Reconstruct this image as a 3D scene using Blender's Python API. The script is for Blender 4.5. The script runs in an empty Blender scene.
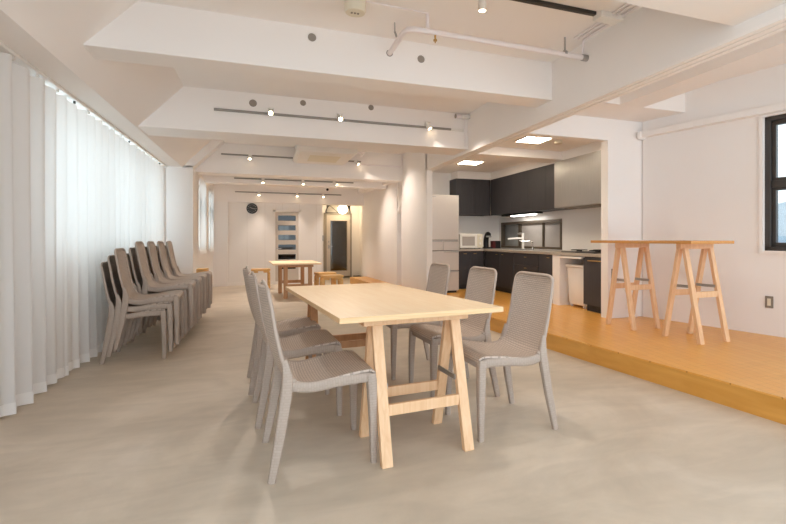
import bpy, bmesh, math, random
from mathutils import Vector, Matrix
random.seed(7)
R = math.radians
PI = math.pi
scene = bpy.context.scene
COL = scene.collection

# ------------------------------------------------------------------ materials
def s2l(c):
    return tuple(((v/255)/12.92 if v/255 <= .04045 else (((v/255)+.055)/1.055)**2.4) for v in c)

def new_mat(name):
    m = bpy.data.materials.new(name); m.use_nodes = True
    nt = m.node_tree
    return m, nt, nt.nodes['Principled BSDF']

def N(nt, t, **kw):
    n = nt.nodes.new(t)
    for k, v in kw.items():
        setattr(n, k, v)
    return n

def plain(name, rgb, rough=.6, metal=0., var=.04, scale=6., bump=0., bscale=200.):
    m, nt, p = new_mat(name)
    c = s2l(rgb)
    tc = N(nt, 'ShaderNodeTexCoord')
    no = N(nt, 'ShaderNodeTexNoise'); no.inputs['Scale'].default_value = scale; no.inputs['Detail'].default_value = 3
    nt.links.new(tc.outputs['Object'], no.inputs['Vector'])
    r = N(nt, 'ShaderNodeValToRGB')
    r.color_ramp.elements[0].position = .3; r.color_ramp.elements[1].position = .7
    r.color_ramp.elements[0].color = tuple(v*(1-var) for v in c)+(1,)
    r.color_ramp.elements[1].color = tuple(min(1, v*(1+var)) for v in c)+(1,)
    nt.links.new(no.outputs['Fac'], r.inputs['Fac'])
    nt.links.new(r.outputs['Color'], p.inputs['Base Color'])
    p.inputs['Roughness'].default_value = rough; p.inputs['Metallic'].default_value = metal
    if bump:
        n2 = N(nt, 'ShaderNodeTexNoise'); n2.inputs['Scale'].default_value = bscale
        nt.links.new(tc.outputs['Object'], n2.inputs['Vector'])
        b = N(nt, 'ShaderNodeBump'); b.inputs['Strength'].default_value = bump; b.inputs['Distance'].default_value = .004
        nt.links.new(n2.outputs['Fac'], b.inputs['Height']); nt.links.new(b.outputs['Normal'], p.inputs['Normal'])
    return m

def wood(name, dark, light, axis=1, scale=3., rough=.5, stretch=14.):
    m, nt, p = new_mat(name)
    tc = N(nt, 'ShaderNodeTexCoord')
    mp = N(nt, 'ShaderNodeMapping')
    sc = [stretch]*3; sc[axis] = 1.
    mp.inputs['Scale'].default_value = sc
    nt.links.new(tc.outputs['Object'], mp.inputs['Vector'])
    no = N(nt, 'ShaderNodeTexNoise'); no.inputs['Scale'].default_value = scale; no.inputs['Detail'].default_value = 6; no.inputs['Distortion'].default_value = .6
    nt.links.new(mp.outputs['Vector'], no.inputs['Vector'])
    r = N(nt, 'ShaderNodeValToRGB')
    r.color_ramp.elements[0].position = .3; r.color_ramp.elements[1].position = .72
    r.color_ramp.elements[0].color = s2l(dark)+(1,); r.color_ramp.elements[1].color = s2l(light)+(1,)
    nt.links.new(no.outputs['Fac'], r.inputs['Fac']); nt.links.new(r.outputs['Color'], p.inputs['Base Color'])
    p.inputs['Roughness'].default_value = rough
    return m

def planks(name, c1, c2, mortar, rough=.28, rot=0., bw=.9, rh=.09, coat=0.):
    m, nt, p = new_mat(name)
    tc = N(nt, 'ShaderNodeTexCoord')
    mp = N(nt, 'ShaderNodeMapping'); mp.inputs['Rotation'].default_value = (0, 0, rot)
    nt.links.new(tc.outputs['Object'], mp.inputs['Vector'])
    br = N(nt, 'ShaderNodeTexBrick')
    br.inputs['Scale'].default_value = 1; br.inputs['Brick Width'].default_value = bw; br.inputs['Row Height'].default_value = rh
    br.inputs['Mortar Size'].default_value = .0012; br.inputs['Color1'].default_value = s2l(c1)+(1,); br.inputs['Color2'].default_value = s2l(c2)+(1,)
    br.inputs['Mortar'].default_value = s2l(mortar)+(1,); br.offset = .37
    nt.links.new(mp.outputs['Vector'], br.inputs['Vector'])
    m2 = N(nt, 'ShaderNodeMapping'); m2.inputs['Rotation'].default_value = (0, 0, rot); m2.inputs['Scale'].default_value = (2, 30, 30)
    nt.links.new(tc.outputs['Object'], m2.inputs['Vector'])
    no = N(nt, 'ShaderNodeTexNoise'); no.inputs['Scale'].default_value = 1.5; no.inputs['Detail'].default_value = 4
    nt.links.new(m2.outputs['Vector'], no.inputs['Vector'])
    mx = N(nt, 'ShaderNodeMix', data_type='RGBA', blend_type='MULTIPLY'); mx.inputs[0].default_value = .35
    r = N(nt, 'ShaderNodeValToRGB'); r.color_ramp.elements[0].color = (.6, .55, .5, 1); r.color_ramp.elements[0].position = .3
    nt.links.new(no.outputs['Fac'], r.inputs['Fac'])
    nt.links.new(br.outputs['Color'], mx.inputs[6]); nt.links.new(r.outputs['Color'], mx.inputs[7])
    nt.links.new(mx.outputs[2], p.inputs['Base Color'])
    p.inputs['Roughness'].default_value = rough
    return m

def emit(name, rgb, strength):
    m, nt, p = new_mat(name)
    p.inputs['Base Color'].default_value = (.8, .8, .8, 1)
    p.inputs['Emission Color'].default_value = s2l(rgb)+(1,); p.inputs['Emission Strength'].default_value = strength
    return m

def glass(name, tint=(235, 240, 240), gloss=.12, rough=.02):
    m, nt, p = new_mat(name)
    out = nt.nodes['Material Output']
    tr = N(nt, 'ShaderNodeBsdfTransparent'); tr.inputs['Color'].default_value = s2l(tint)+(1,)
    gl = N(nt, 'ShaderNodeBsdfGlossy'); gl.inputs['Roughness'].default_value = rough
    mx = N(nt, 'ShaderNodeMixShader'); mx.inputs['Fac'].default_value = gloss
    nt.links.new(tr.outputs[0], mx.inputs[1]); nt.links.new(gl.outputs[0], mx.inputs[2]); nt.links.new(mx.outputs[0], out.inputs['Surface'])
    return m

def sheer(name, rgb, transp=.12, transl=.5):
    m, nt, p = new_mat(name)
    out = nt.nodes['Material Output']
    c = s2l(rgb)+(1,)
    tc = N(nt, 'ShaderNodeTexCoord'); wv = N(nt, 'ShaderNodeTexNoise'); wv.inputs['Scale'].default_value = 300
    nt.links.new(tc.outputs['Object'], wv.inputs['Vector'])
    bp = N(nt, 'ShaderNodeBump'); bp.inputs['Strength'].default_value = .08; bp.inputs['Distance'].default_value = .002
    nt.links.new(wv.outputs['Fac'], bp.inputs['Height'])
    d = N(nt, 'ShaderNodeBsdfDiffuse'); d.inputs['Color'].default_value = c
    t = N(nt, 'ShaderNodeBsdfTranslucent'); t.inputs['Color'].default_value = c
    nt.links.new(bp.outputs['Normal'], d.inputs['Normal'])
    x = N(nt, 'ShaderNodeBsdfTransparent')
    m1 = N(nt, 'ShaderNodeMixShader'); m1.inputs['Fac'].default_value = transl
    m2 = N(nt, 'ShaderNodeMixShader'); m2.inputs['Fac'].default_value = transp
    nt.links.new(d.outputs[0], m1.inputs[1]); nt.links.new(t.outputs[0], m1.inputs[2])
    nt.links.new(m1.outputs[0], m2.inputs[1]); nt.links.new(x.outputs[0], m2.inputs[2]); nt.links.new(m2.outputs[0], out.inputs['Surface'])
    return m

def concrete(name):
    m, nt, p = new_mat(name)
    tc = N(nt, 'ShaderNodeTexCoord')
    n1 = N(nt, 'ShaderNodeTexNoise'); n1.inputs['Scale'].default_value = 1.1; n1.inputs['Detail'].default_value = 8; n1.inputs['Roughness'].default_value = .62; n1.inputs['Distortion'].default_value = .8
    nt.links.new(tc.outputs['Object'], n1.inputs['Vector'])
    r = N(nt, 'ShaderNodeValToRGB'); e = r.color_ramp.elements
    e[0].position = .3; e[0].color = s2l((189, 176, 158))+(1,)
    e[1].position = .68; e[1].color = s2l((214, 202, 186))+(1,)
    k = e.new(.5); k.color = s2l((202, 189, 171))+(1,)
    nt.links.new(n1.outputs['Fac'], r.inputs['Fac'])
    # long trowel strokes
    mp = N(nt, 'ShaderNodeMapping'); mp.inputs['Rotation'].default_value = (0, 0, .7); mp.inputs['Scale'].default_value = (1.2, 3.5, 1)
    nt.links.new(tc.outputs['Object'], mp.inputs['Vector'])
    n2 = N(nt, 'ShaderNodeTexNoise'); n2.inputs['Scale'].default_value = 1.6; n2.inputs['Detail'].default_value = 5; n2.inputs['Distortion'].default_value = 1.5
    nt.links.new(mp.outputs['Vector'], n2.inputs['Vector'])
    r2 = N(nt, 'ShaderNodeValToRGB'); r2.color_ramp.elements[0].position = .35; r2.color_ramp.elements[1].position = .6
    r2.color_ramp.elements[0].color = (.84, .84, .84, 1); r2.color_ramp.elements[1].color = (1, 1, 1, 1)
    nt.links.new(n2.outputs['Fac'], r2.inputs['Fac'])
    mx = N(nt, 'ShaderNodeMix', data_type='RGBA', blend_type='MULTIPLY'); mx.inputs[0].default_value = .55
    nt.links.new(r.outputs['Color'], mx.inputs[6]); nt.links.new(r2.outputs['Color'], mx.inputs[7])
    nt.links.new(mx.outputs[2], p.inputs['Base Color'])
    rr = N(nt, 'ShaderNodeMapRange'); rr.inputs['To Min'].default_value = .38; rr.inputs['To Max'].default_value = .6
    nt.links.new(n1.outputs['Fac'], rr.inputs['Value']); nt.links.new(rr.outputs['Result'], p.inputs['Roughness'])
    return m

def weave(name, rgb, dark, bump=.55):
    """rattan-look plastic: staggered raised oblongs with small holes, laid out on the shell's UV map (metres)"""
    m, nt, p = new_mat(name)
    uv = N(nt, 'ShaderNodeUVMap')
    br = N(nt, 'ShaderNodeTexBrick'); br.offset = .5
    br.inputs['Scale'].default_value = 1; br.inputs['Brick Width'].default_value = .026; br.inputs['Row Height'].default_value = .0125
    br.inputs['Mortar Size'].default_value = .0022; br.inputs['Mortar Smooth'].default_value = .6
    br.inputs['Color1'].default_value = s2l(rgb)+(1,); br.inputs['Color2'].default_value = tuple(v*.93 for v in s2l(rgb))+(1,)
    br.inputs['Mortar'].default_value = s2l(dark)+(1,)
    nt.links.new(uv.outputs['UV'], br.inputs['Vector'])
    nt.links.new(br.outputs['Color'], p.inputs['Base Color'])
    inv = N(nt, 'ShaderNodeMath', operation='SUBTRACT'); inv.inputs[0].default_value = 1
    nt.links.new(br.outputs['Fac'], inv.inputs[1])
    b = N(nt, 'ShaderNodeBump'); b.inputs['Strength'].default_value = bump; b.inputs['Distance'].default_value = .002
    nt.links.new(inv.outputs[0], b.inputs['Height']); nt.links.new(b.outputs['Normal'], p.inputs['Normal'])
    p.inputs['Roughness'].default_value = .64
    return m

M = {}
M['white'] = plain('white_paint', (243, 239, 236), .75, var=.012, scale=1.5, bump=.06, bscale=60)
M['ceil'] = plain('white_ceiling_paint', (244, 239, 235), .8, var=.015, scale=1.2, bump=.06, bscale=40)
M['panelwall'] = plain('white_board_paint', (243, 239, 235), .6, var=.012, scale=1)
M['concrete'] = concrete('trowelled_concrete')
M['deck'] = planks('honey_floorboards', (242, 182, 94), (238, 172, 80), (192, 132, 58), .3, rot=R(98), bw=.9, rh=.076)
M['riser'] = wood('honey_riser_board', (208, 148, 64), (226, 168, 84), axis=1, scale=1.2, rough=.35, stretch=10)
M['chair'] = plain('taupe_resin', (180, 164, 151), .5, var=.015, bump=.12, bscale=260)
M['weave'] = weave('taupe_rattan_relief', (203, 187, 174), (164, 149, 136))
M['weave_soft'] = weave('taupe_soft_relief', (180, 164, 151), (171, 156, 143), .25)
M['top'] = wood('pale_maple_top', (240, 212, 172), (247, 224, 188), axis=1, scale=2.2, rough=.42, stretch=18)
M['edge'] = wood('plywood_edge', (226, 188, 138), (242, 212, 168), axis=0, scale=4, rough=.5, stretch=22)
M['leg'] = wood('maple_leg', (226, 182, 138), (240, 203, 163), axis=2, scale=2.5, rough=.5, stretch=18)
M['brown'] = wood('brown_and_shaded_wood', (182, 132, 88), (204, 156, 110), axis=2, scale=2.5, rough=.5, stretch=14)  # brown wood of its own, but on the far trestle it carries shade
M['bartop'] = wood('oiled_bar_top', (200, 140, 70), (216, 158, 90), axis=1, scale=2.5, rough=.25, stretch=16)
M['birch'] = wood('honey_birch', (222, 170, 98), (236, 190, 122), axis=0, scale=2.5, rough=.45)
M['metal'] = plain('galvanised_steel', (176, 174, 172), .4, .9, var=.05)
M['steel'] = None
M['black'] = plain('black_plastic', (26, 25, 26), .4)
M['blackm'] = plain('black_track', (46, 44, 42), .5)
M['greytrk'] = plain('grey_track', (150, 145, 138), .5, .3)
M['wplastic'] = plain('white_plastic', (236, 232, 226), .45, var=.01)
M['cream'] = plain('cream_plastic', (226, 218, 198), .5, var=.01)
M['pipe'] = plain('white_painted_pipe', (238, 230, 230), .45, var=.015)
M['hole'] = plain('dark_core_hole', (150, 140, 130), .9)
M['cab'] = wood('charcoal_cabinet', (54, 52, 56), (63, 61, 65), axis=2, scale=3, rough=.5, stretch=26)
M['toe'] = plain('dark_toe_kick', (52, 50, 51), .6)
M['counter'] = plain('grey_stone_worktop', (172, 162, 150), .35, var=.05, scale=30)
M['fridge'] = plain('pearl_white_steel', (208, 201, 196), .3, var=.008)
M['gap'] = plain('dark_gap', (70, 66, 62), .8)
M['brass'] = plain('brushed_brass', (196, 160, 96), .35, .9)
M['bronze'] = plain('bronze_window_frame', (104, 92, 78), .45, .4)
M['darkframe'] = plain('dark_window_frame', (78, 74, 71), .4, .5)
M['frost'] = plain('frosted_pane', (170, 162, 156), .7, var=.02)
M['frostc'] = plain('clear_grey_pane', (140, 142, 142), .12, var=.1, scale=4)
M['fanpane'] = plain('fan_reflection_pale', (176, 170, 160), .2, var=.1)  # opaque pane, pale reflections put into its colour
M['entglass'] = glass('entrance_glass', (205, 205, 196), .10, .04)
M['chrome'] = plain('chrome', (215, 215, 215), .15, 1.)
M['glass'] = glass('clear_glass')
M['doorglass'] = glass('door_glass', (150, 150, 146), .05, .03)
M['sheer'] = sheer('white_sheer_cloth', (240, 237, 234), .02, .33)
M['hem'] = sheer('white_hem_cloth', (250, 247, 244), .01, .26)
M['lens'] = emit('warm_lamp_lens', (255, 226, 180), 14)
M['globe'] = emit('warm_globe_glass', (255, 232, 190), 5)
M['panel'] = emit('ceiling_panel_light', (255, 240, 214), 17)
M['ledbar'] = emit('led_strip', (255, 250, 240), 4)
M['clock'] = plain('clock_face_grey', (62, 64, 66), .5)
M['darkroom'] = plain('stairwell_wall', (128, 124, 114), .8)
M['wallplate'] = plain('grey_wall_plate', (140, 130, 118), .45)
M['cladding'] = plain('pale_blue_cladding', (172, 190, 206), .6, var=.05)
M['roof'] = plain('pale_metal_roof', (196, 202, 210), .7)
M['lining'] = plain('door_lining_grey', (150, 142, 132), .6)
M['doorp'] = plain('door_paint', (208, 199, 188), .5, var=.01)

def steel():
    m, nt, p = new_mat('brushed_steel')
    tc = N(nt, 'ShaderNodeTexCoord'); mp = N(nt, 'ShaderNodeMapping'); mp.inputs['Scale'].default_value = (40, 40, 1.0)
    nt.links.new(tc.outputs['Object'], mp.inputs['Vector'])
    no = N(nt, 'ShaderNodeTexNoise'); no.inputs['Scale'].default_value = 3; no.inputs['Detail'].default_value = 4
    nt.links.new(mp.outputs['Vector'], no.inputs['Vector'])
    r = N(nt, 'ShaderNodeValToRGB'); r.color_ramp.elements[0].color = s2l((160, 157, 153))+(1,); r.color_ramp.elements[1].color = s2l((192, 189, 186))+(1,)
    nt.links.new(no.outputs['Fac'], r.inputs['Fac']); nt.links.new(r.outputs['Color'], p.inputs['Base Color'])
    p.inputs['Metallic'].default_value = .85; p.inputs['Roughness'].default_value = .38
    p.inputs['Anisotropic'].default_value = .5
    return m
M['steel'] = steel()

def terracewall():
    """white wall boarded in wide vertical panels with fine joints"""
    m, nt, p = new_mat('white_vertical_boards')
    tc = N(nt, 'ShaderNodeTexCoord'); sx = N(nt, 'ShaderNodeSeparateXYZ')
    nt.links.new(tc.outputs['Object'], sx.inputs[0])
    md = N(nt, 'ShaderNodeMath', operation='PINGPONG'); md.inputs[1].default_value = .2
    nt.links.new(sx.outputs['X'], md.inputs[0])
    lt = N(nt, 'ShaderNodeMath', operation='LESS_THAN'); lt.inputs[1].default_value = .004
    nt.links.new(md.outputs[0], lt.inputs[0])
    mx = N(nt, 'ShaderNodeMix', data_type='RGBA'); mx.inputs[6].default_value = s2l((242, 238, 234))+(1,); mx.inputs[7].default_value = s2l((226, 220, 214))+(1,)
    nt.links.new(lt.outputs[0], mx.inputs[0]); nt.links.new(mx.outputs[2], p.inputs['Base Color'])
    p.inputs['Roughness'].default_value = .6
    return m
M['boards'] = terracewall()

# ------------------------------------------------------------------ mesh helpers
def box(bm, x0, x1, y0, y1, z0, z1, mat=None):
    vs = [Vector((x, y, z)) for z in (z0, z1) for y in (y0, y1) for x in (x0, x1)]
    if mat is not None: vs = [mat @ v for v in vs]
    v = [bm.verts.new(p) for p in vs]
    fs = []
    for f in ((0, 2, 3, 1), (4, 5, 7, 6), (0, 1, 5, 4), (2, 6, 7, 3), (0, 4, 6, 2), (1, 3, 7, 5)):
        fs.append(bm.faces.new([v[i] for i in f]))
    return fs

def prism(bm, poly, axis, a, b):
    """extrude a 2-D polygon along axis 0/1/2 from a to b; poly lists the two other coordinates in order"""
    def P(p, t):
        c = list(p); c.insert(axis, t); return Vector(c)
    A = [bm.verts.new(P(p, a)) for p in poly]; B = [bm.verts.new(P(p, b)) for p in poly]
    bm.faces.new(A); bm.faces.new(B[::-1])
    n = len(poly)
    for i in range(n):
        bm.faces.new((A[i], B[i], B[(i+1) % n], A[(i+1) % n]))

def frame_of(d, up=None):
    d = d.normalized()
    up = up or (Vector((0, 0, 1)) if abs(d.z) < .95 else Vector((1, 0, 0)))
    s = d.cross(up).normalized(); u = s.cross(d).normalized()
    return s, u

def tube(bm, pts, rads, n=12, sq=1., up=None, cap=True):
    """sweep a (super)elliptic section along pts; rads: one (rs, ru) per point or scalars"""
    pts = [Vector(p) for p in pts]; rings = []
    ref = None
    for i, p in enumerate(pts):
        if i == 0: d = pts[1]-p
        elif i == len(pts)-1: d = p-pts[-2]
        else: d = (pts[i+1]-p).normalized()+(p-pts[i-1]).normalized()
        s, u = frame_of(d, up)
        if ref is not None and up is None:
            s = (ref-d.normalized()*ref.dot(d.normalized())).normalized(); u = s.cross(d.normalized())
        ref = s
        r = rads[i] if isinstance(rads, (list, tuple)) and not isinstance(rads[0], (int, float)) else (rads[i] if isinstance(rads, list) else rads)
        rs, ru = r if isinstance(r, (tuple, list)) else (r, r)
        ring = []
        for k in range(n):
            a = 2*PI*(k+.5)/n
            ca, sa = math.cos(a), math.sin(a)
            ca = math.copysign(abs(ca)**sq, ca); sa = math.copysign(abs(sa)**sq, sa)
            ring.append(bm.verts.new(p+s*rs*ca+u*ru*sa))
        rings.append(ring)
    uvl = bm.loops.layers.uv.verify(); ln = 0.
    for i, (a, b) in enumerate(zip(rings, rings[1:])):
        l2 = ln+(pts[i+1]-pts[i]).length; w = .14/n
        for k in range(n):
            f = bm.faces.new((a[k], a[(k+1) % n], b[(k+1) % n], b[k]))
            for l, q in zip(f.loops, ((k*w, ln), ((k+1)*w, ln), ((k+1)*w, l2), (k*w, l2))): l[uvl].uv = q
        ln = l2
    if cap:
        bm.faces.new(rings[0][::-1]); bm.faces.new(rings[-1])

def cyl(bm, p0, p1, r0, r1=None, n=20):
    tube(bm, [p0, p1], [(r0, r0), (r1 if r1 is not None else r0,)*2], n)

def beam(bm, p0, p1, w, h, up=(0, 0, 1)):
    """square-cut bar from p0 to p1: w sideways, h along up"""
    p0, p1 = Vector(p0), Vector(p1); d = p1-p0
    s, u = frame_of(d, Vector(up))
    vs = []
    for p in (p0, p1):
        for a, b in ((-1, -1), (1, -1), (1, 1), (-1, 1)):
            vs.append(bm.verts.new(p+s*w/2*a+u*h/2*b))
    for f in ((3, 2, 1, 0), (4, 5, 6, 7), (0, 1, 5, 4), (1, 2, 6, 5), (2, 3, 7, 6), (3, 0, 4, 7)):
        bm.faces.new([vs[i] for i in f])

def sphere(bm, c, r, sz=1., n=20):
    bmesh.ops.create_uvsphere(bm, u_segments=n, v_segments=n//2, radius=r, matrix=Matrix.Translation(Vector(c)) @ Matrix.Diagonal((1, 1, sz, 1)))

def obj(name, bm, mat, parent=None, bevel=0., smooth=False, seg=2):
    bmesh.ops.recalc_face_normals(bm, faces=bm.faces[:])
    if bevel:
        es = [e for e in bm.edges if len(e.link_faces) == 2 and e.calc_face_angle(0) > .5]
        bmesh.ops.bevel(bm, geom=es, offset=bevel, segments=seg, profile=.5, affect='EDGES', clamp_overlap=True)
    me = bpy.data.meshes.new(name); bm.to_mesh(me); bm.free()
    if smooth:
        for f in me.polygons: f.use_smooth = True
    if mat: me.materials.append(mat)
    o = bpy.data.objects.new(name, me); COL.objects.link(o)
    if smooth == 'auto':
        me.set_sharp_from_angle(angle=R(35))
    if parent: o.parent = parent
    return o

def NB(): return bmesh.new()

def tag(o, label, cat, group=None, kind=None):
    o['label'] = label; o['category'] = cat
    if group: o['group'] = group
    if kind: o['kind'] = kind
    return o

def thing(name, label, cat, loc=(0, 0, 0), rz=0., group=None, rx=0.):
    o = bpy.data.objects.new(name, None); COL.objects.link(o)
    o.location = loc; o.rotation_euler = (rx, 0, rz); o.empty_display_size = .1
    return tag(o, label, cat, group)

def struct(name, bm, mat, parent=None, label=None, bevel=0.):
    o = obj(name, bm, mat, parent, bevel)
    if parent is None: o['kind'] = 'structure'
    if label: o['label'] = label
    return o

def dup(root, loc, rz, label, group=None, rx=0.):
    def cp(o, par):
        c = o.copy(); COL.objects.link(c); c.parent = par
        for ch in list(o.children): cp(ch, c)
        return c
    r = cp(root, None); r.location = loc; r.rotation_euler = (rx, 0, rz)
    r['label'] = label
    if group: r['group'] = group
    return r

def bx(name, dims, mat, parent=None, bevel=0., seg=2):
    b = NB(); box(b, *dims); return obj(name, b, mat, parent, bevel, seg=seg)

def wall(name, dims, mat=None, label=None):
    b = NB(); box(b, *dims); return struct(name, b, mat or M['white'], None, label)

# ------------------------------------------------------------------ camera
F, PX, YH, HC = 475., 440., 239., 1.10
yaw = math.atan((PX-265)/F)
cd = bpy.data.cameras.new('camera'); cam = bpy.data.objects.new('camera', cd); COL.objects.link(cam)
cd.sensor_width = 36; cd.lens = F/786*36
cd.shift_x = (393-PX)/786; cd.shift_y = -(262-YH)/786
cam.location = (0, 0, HC); cam.rotation_euler = (R(90), 0, -yaw)
cd.clip_start = .02
scene.camera = cam

# ------------------------------------------------------------------ the setting
YN = -1.3            # near end of what is modelled
CZ = 2.77            # ceiling
XB = 2.55            # long beam and pillar, left face

b = NB(); box(b, -2.0, 5.6, YN, 14.4, -.12, 0)
struct('floor', b, M['concrete'], label='trowelled beige concrete floor of the whole hall')

# raised timber floor along the right
edge = [(3.22, YN), (2.885, 1.92), (2.66, 4.03), (2.47, 6.0), (1.97, 11.8)]
ins = .004
b = NB()
prism(b, [(x, y) for x, y in edge]+[(2.62, 11.8), (2.62, 8.95), (5.0, 8.95), (5.0, YN)], 2, .148, .16)
plat = struct('floor_platform', b, M['deck'], label='raised honey coloured timber floor one step up on the right')
b = NB()
e2 = [(x+ins, y) for x, y in edge]; e2[-1] = (edge[-1][0]+ins, 11.796)
prism(b, e2+[(2.6, 11.796), (2.6, 8.93), (5.0, 8.93), (5.0, YN)], 2, 0.0, .148)
struct('platform_riser', b, M['riser'], plat, 'orange timber face of the step')

b = NB(); box(b, -2.0, 5.6, YN, 14.4, CZ, CZ+.2)
struct('ceiling', b, M['ceil'], label='white painted ceiling between the beams')

# window wall on the left: window 1 behind the long curtain
WX = -1.68
W1 = (4.42, 8.55, .93, 2.21)
b = NB()
box(b, WX-.15, WX, YN, W1[0], 0, 2.6); box(b, WX-.15, WX, W1[1], 9.0, 0, 2.6)
box(b, WX-.15, WX, W1[0], W1[1], 0, W1[2]); box(b, WX-.15, WX, W1[0], W1[1], W1[3], 2.6)
struct('wall_left', b, M['white'], label='white window wall behind the curtain')
# sloped ceiling with its flat soffit above the curtain rail
b = NB(); prism(b, [(WX-.15, 2.285), (-1.28, 2.285), (-.835, CZ), (-.835, CZ+.1), (WX-.15, CZ+.1)], 1, YN, 8.85)
struct('trim_1', b, M['ceil'], label='sloping ceiling and flat soffit above the long curtain')
# pillar and its raking haunch
b = NB(); box(b, WX-.1, -1.12, 8.8, 9.35, 0, 2.31)
prism(b, [(WX-.1, 2.28), (-1.12, 2.295), (-.655, CZ), (-.655, CZ+.1), (WX-.1, CZ+.1)], 1, 8.8, 9.2)
struct('trim_2', b, M['white'], label='white pillar with a raking haunch at the end of the long curtain')

# far left wall with two tall narrow windows
WL2 = -1.12
wins = [(9.55, 10.4, .9, 2.15), (11.15, 11.85, .9, 2.1)]
b = NB()
ys = [9.3, wins[0][0], wins[0][1], wins[1][0], wins[1][1], 12.4]
for i in (0, 2, 4): box(b, WL2-.2, WL2, ys[i], ys[i+1], 0, CZ)
for (y0, y1, z0, z1) in wins:
    box(b, WL2-.2, WL2, y0, y1, 0, z0); box(b, WL2-.2, WL2, y0, y1, z1, CZ)
struct('wall_far_left', b, M['white'], label='white side wall with two narrow windows beyond the pillar')

# beams across the room
def cross_beam(n, y0, y1, z0, x0, x1, label):
    b = NB(); box(b, x0, x1, y0, y1, z0, CZ+.05); return struct('trim_%d' % n, b, M['ceil'], None, label, .004)
cross_beam(3, 1.55, 2.0, 2.334, -1.2, XB+.05, 'white ceiling beam cut off by the top right corner')
B1 = cross_beam(4, 3.854, 4.13, 2.415, -1.25, XB+.05, 'nearest white cross beam with two round core holes')
B2 = cross_beam(5, 5.844, 6.33, 2.300, -1.4, XB+.05, 'second white cross beam carrying the long spotlight track')
B3 = cross_beam(6, 9.05, 9.42, 2.245, -1.2, XB+.05, 'third white cross beam behind the ceiling air conditioner')
B4 = cross_beam(7, 10.05, 10.35, 2.19, -1.2, 2.47, 'fourth white cross beam near the back of the hall')
cross_beam(8, 12.08, 12.4, 1.965, -1.2, 2.6, 'low white bulkhead over the back wall and entrance')

# long beam with its two track grooves, and the pillar it ends in
b = NB(); box(b, XB, XB+.14, YN, 7.62, 2.266, CZ+.05)
struct('trim_9', b, M['white'], label='long white beam running along the edge of the raised floor')
b = NB()
for q in ((-.004, .03), (.042, .09), (.102, .144)): box(b, XB+q[0], XB+q[1], YN, 7.6, 2.252, 2.27)
struct('trim_10', b, M['ceil'], label='slim white grooved strip under the long beam', bevel=.003)
b = NB(); box(b, XB, XB+.1, 7.57, 9.15, .16, CZ+.05)
struct('wall_right', b, M['white'], label='white pillar wall left of the refrigerator')
# wall beyond, slightly angled, with chamfered niche
b = NB()
prism(b, [(2.53, 9.40), (2.36, 12.3), (2.55, 12.3), (2.75, 9.40)], 2, .16, CZ)
prism(b, [(9.10, 1.86), (9.42, 1.60), (9.42, CZ), (9.10, CZ)], 0, 2.545, 2.75)
box(b, 2.72, 2.78, 9.1, 9.42, .16, CZ)
struct('wall_far_right', b, M['white'], label='white wall beside the small step near the entrance')
b = NB(); prism(b, [(2.42, 9.42), (2.46, 9.42), (2.46, 12.1), (2.22, 12.1)], 2, 2.26, CZ)
box(b, 2.45, 2.75, 9.2, 12.1, 2.27, CZ)
struct('trim_11', b, M['ceil'], label='white bulkhead along the top of the far right wall')

# back wall, with the door opening and the entrance recess
DX0, DX1 = .235, .775
b = NB()
for (x0, x1, z0, z1) in ((-1.3, DX0, 0, CZ), (DX1, 1.29, 0, CZ), (DX0, DX1, 1.765, CZ)):
    box(b, x0, x1, 12.2, 12.32, z0, z1)
struct('wall_back', b, M['boards'], label='white boarded back wall')
wall('trim_12', (-1.2, -.815, 12.08, 12.25, 0, 1.97), label='white pilaster in the back left corner')
b = NB()
box(b, 1.29, 1.35, 12.2, 13.62, 0, CZ); box(b, 2.55, 2.65, 12.25, 14.3, 0, CZ)
for (x0, x1, z0, z1) in ((1.29, 1.62, 0, CZ), (2.29, 2.7, 0, CZ), (1.62, 2.29, 2.06, CZ)):
    box(b, x0, x1, 13.6, 13.7, z0, z1)
struct('wall_entrance', b, M['panelwall'], label='entrance recess at the back right')
b = NB(); box(b, -1.12, 1.29, 12.18, 12.2, 0, .07); box(b, -1.12, -.81, 12.07, 12.09, 0, .07)
struct('baseboard_back', b, M['panelwall'], label='low white baseboard of the back wall')

# right outside wall (slightly skewed) with window 2
wd = Vector((-.235, .972, 0)).normalized(); w0 = Vector((4.30, 4.56, 0))
def wall_pt(t, off=0., z=0.):
    """t metres from the far corner towards the camera, off metres into the room"""
    n = Vector((-wd.y, wd.x, 0))
    p = w0-wd*t+n*off; return Vector((p.x, p.y, z))
WM = Matrix.Translation(w0) @ Matrix((( -wd.x, wd.y, 0, 0), (-wd.y, -wd.x, 0, 0), (0, 0, 1, 0), (0, 0, 0, 1)))   # local x along wall to camera, y outwards
t0 = 1.31; t1 = 3.0; WZ0, WZ1 = .985, 2.30
b = NB()
box(b, .0, t0, 0, .18, 0, CZ+.1, WM); box(b, t1, 6.2, 0, .18, 0, CZ+.1, WM); box(b, t0, t1, 0, .18, 0, WZ0, WM); box(b, t0, t1, 0, .18, WZ1, CZ+.1, WM)
struct('wall_outside', b, M['white'], label='white outside wall behind the bar table')
b = NB()
box(b, .03, 6.2, -.09, 0, 2.318, 2.385, WM); box(b, .0, .045, -.11, 0, 2.30, 2.385, WM)
struct('trim_13', b, M['white'], label='thin white ledge above the right window', bevel=.004)
b = NB(); box(b, t0-.035, t1, -.02, 0, WZ0-.03, WZ0, WM); box(b, t0-.035, t0, -.02, 0, WZ0, WZ1, WM)
struct('trim_14', b, M['panelwall'], label='white casing of the right window')
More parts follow.
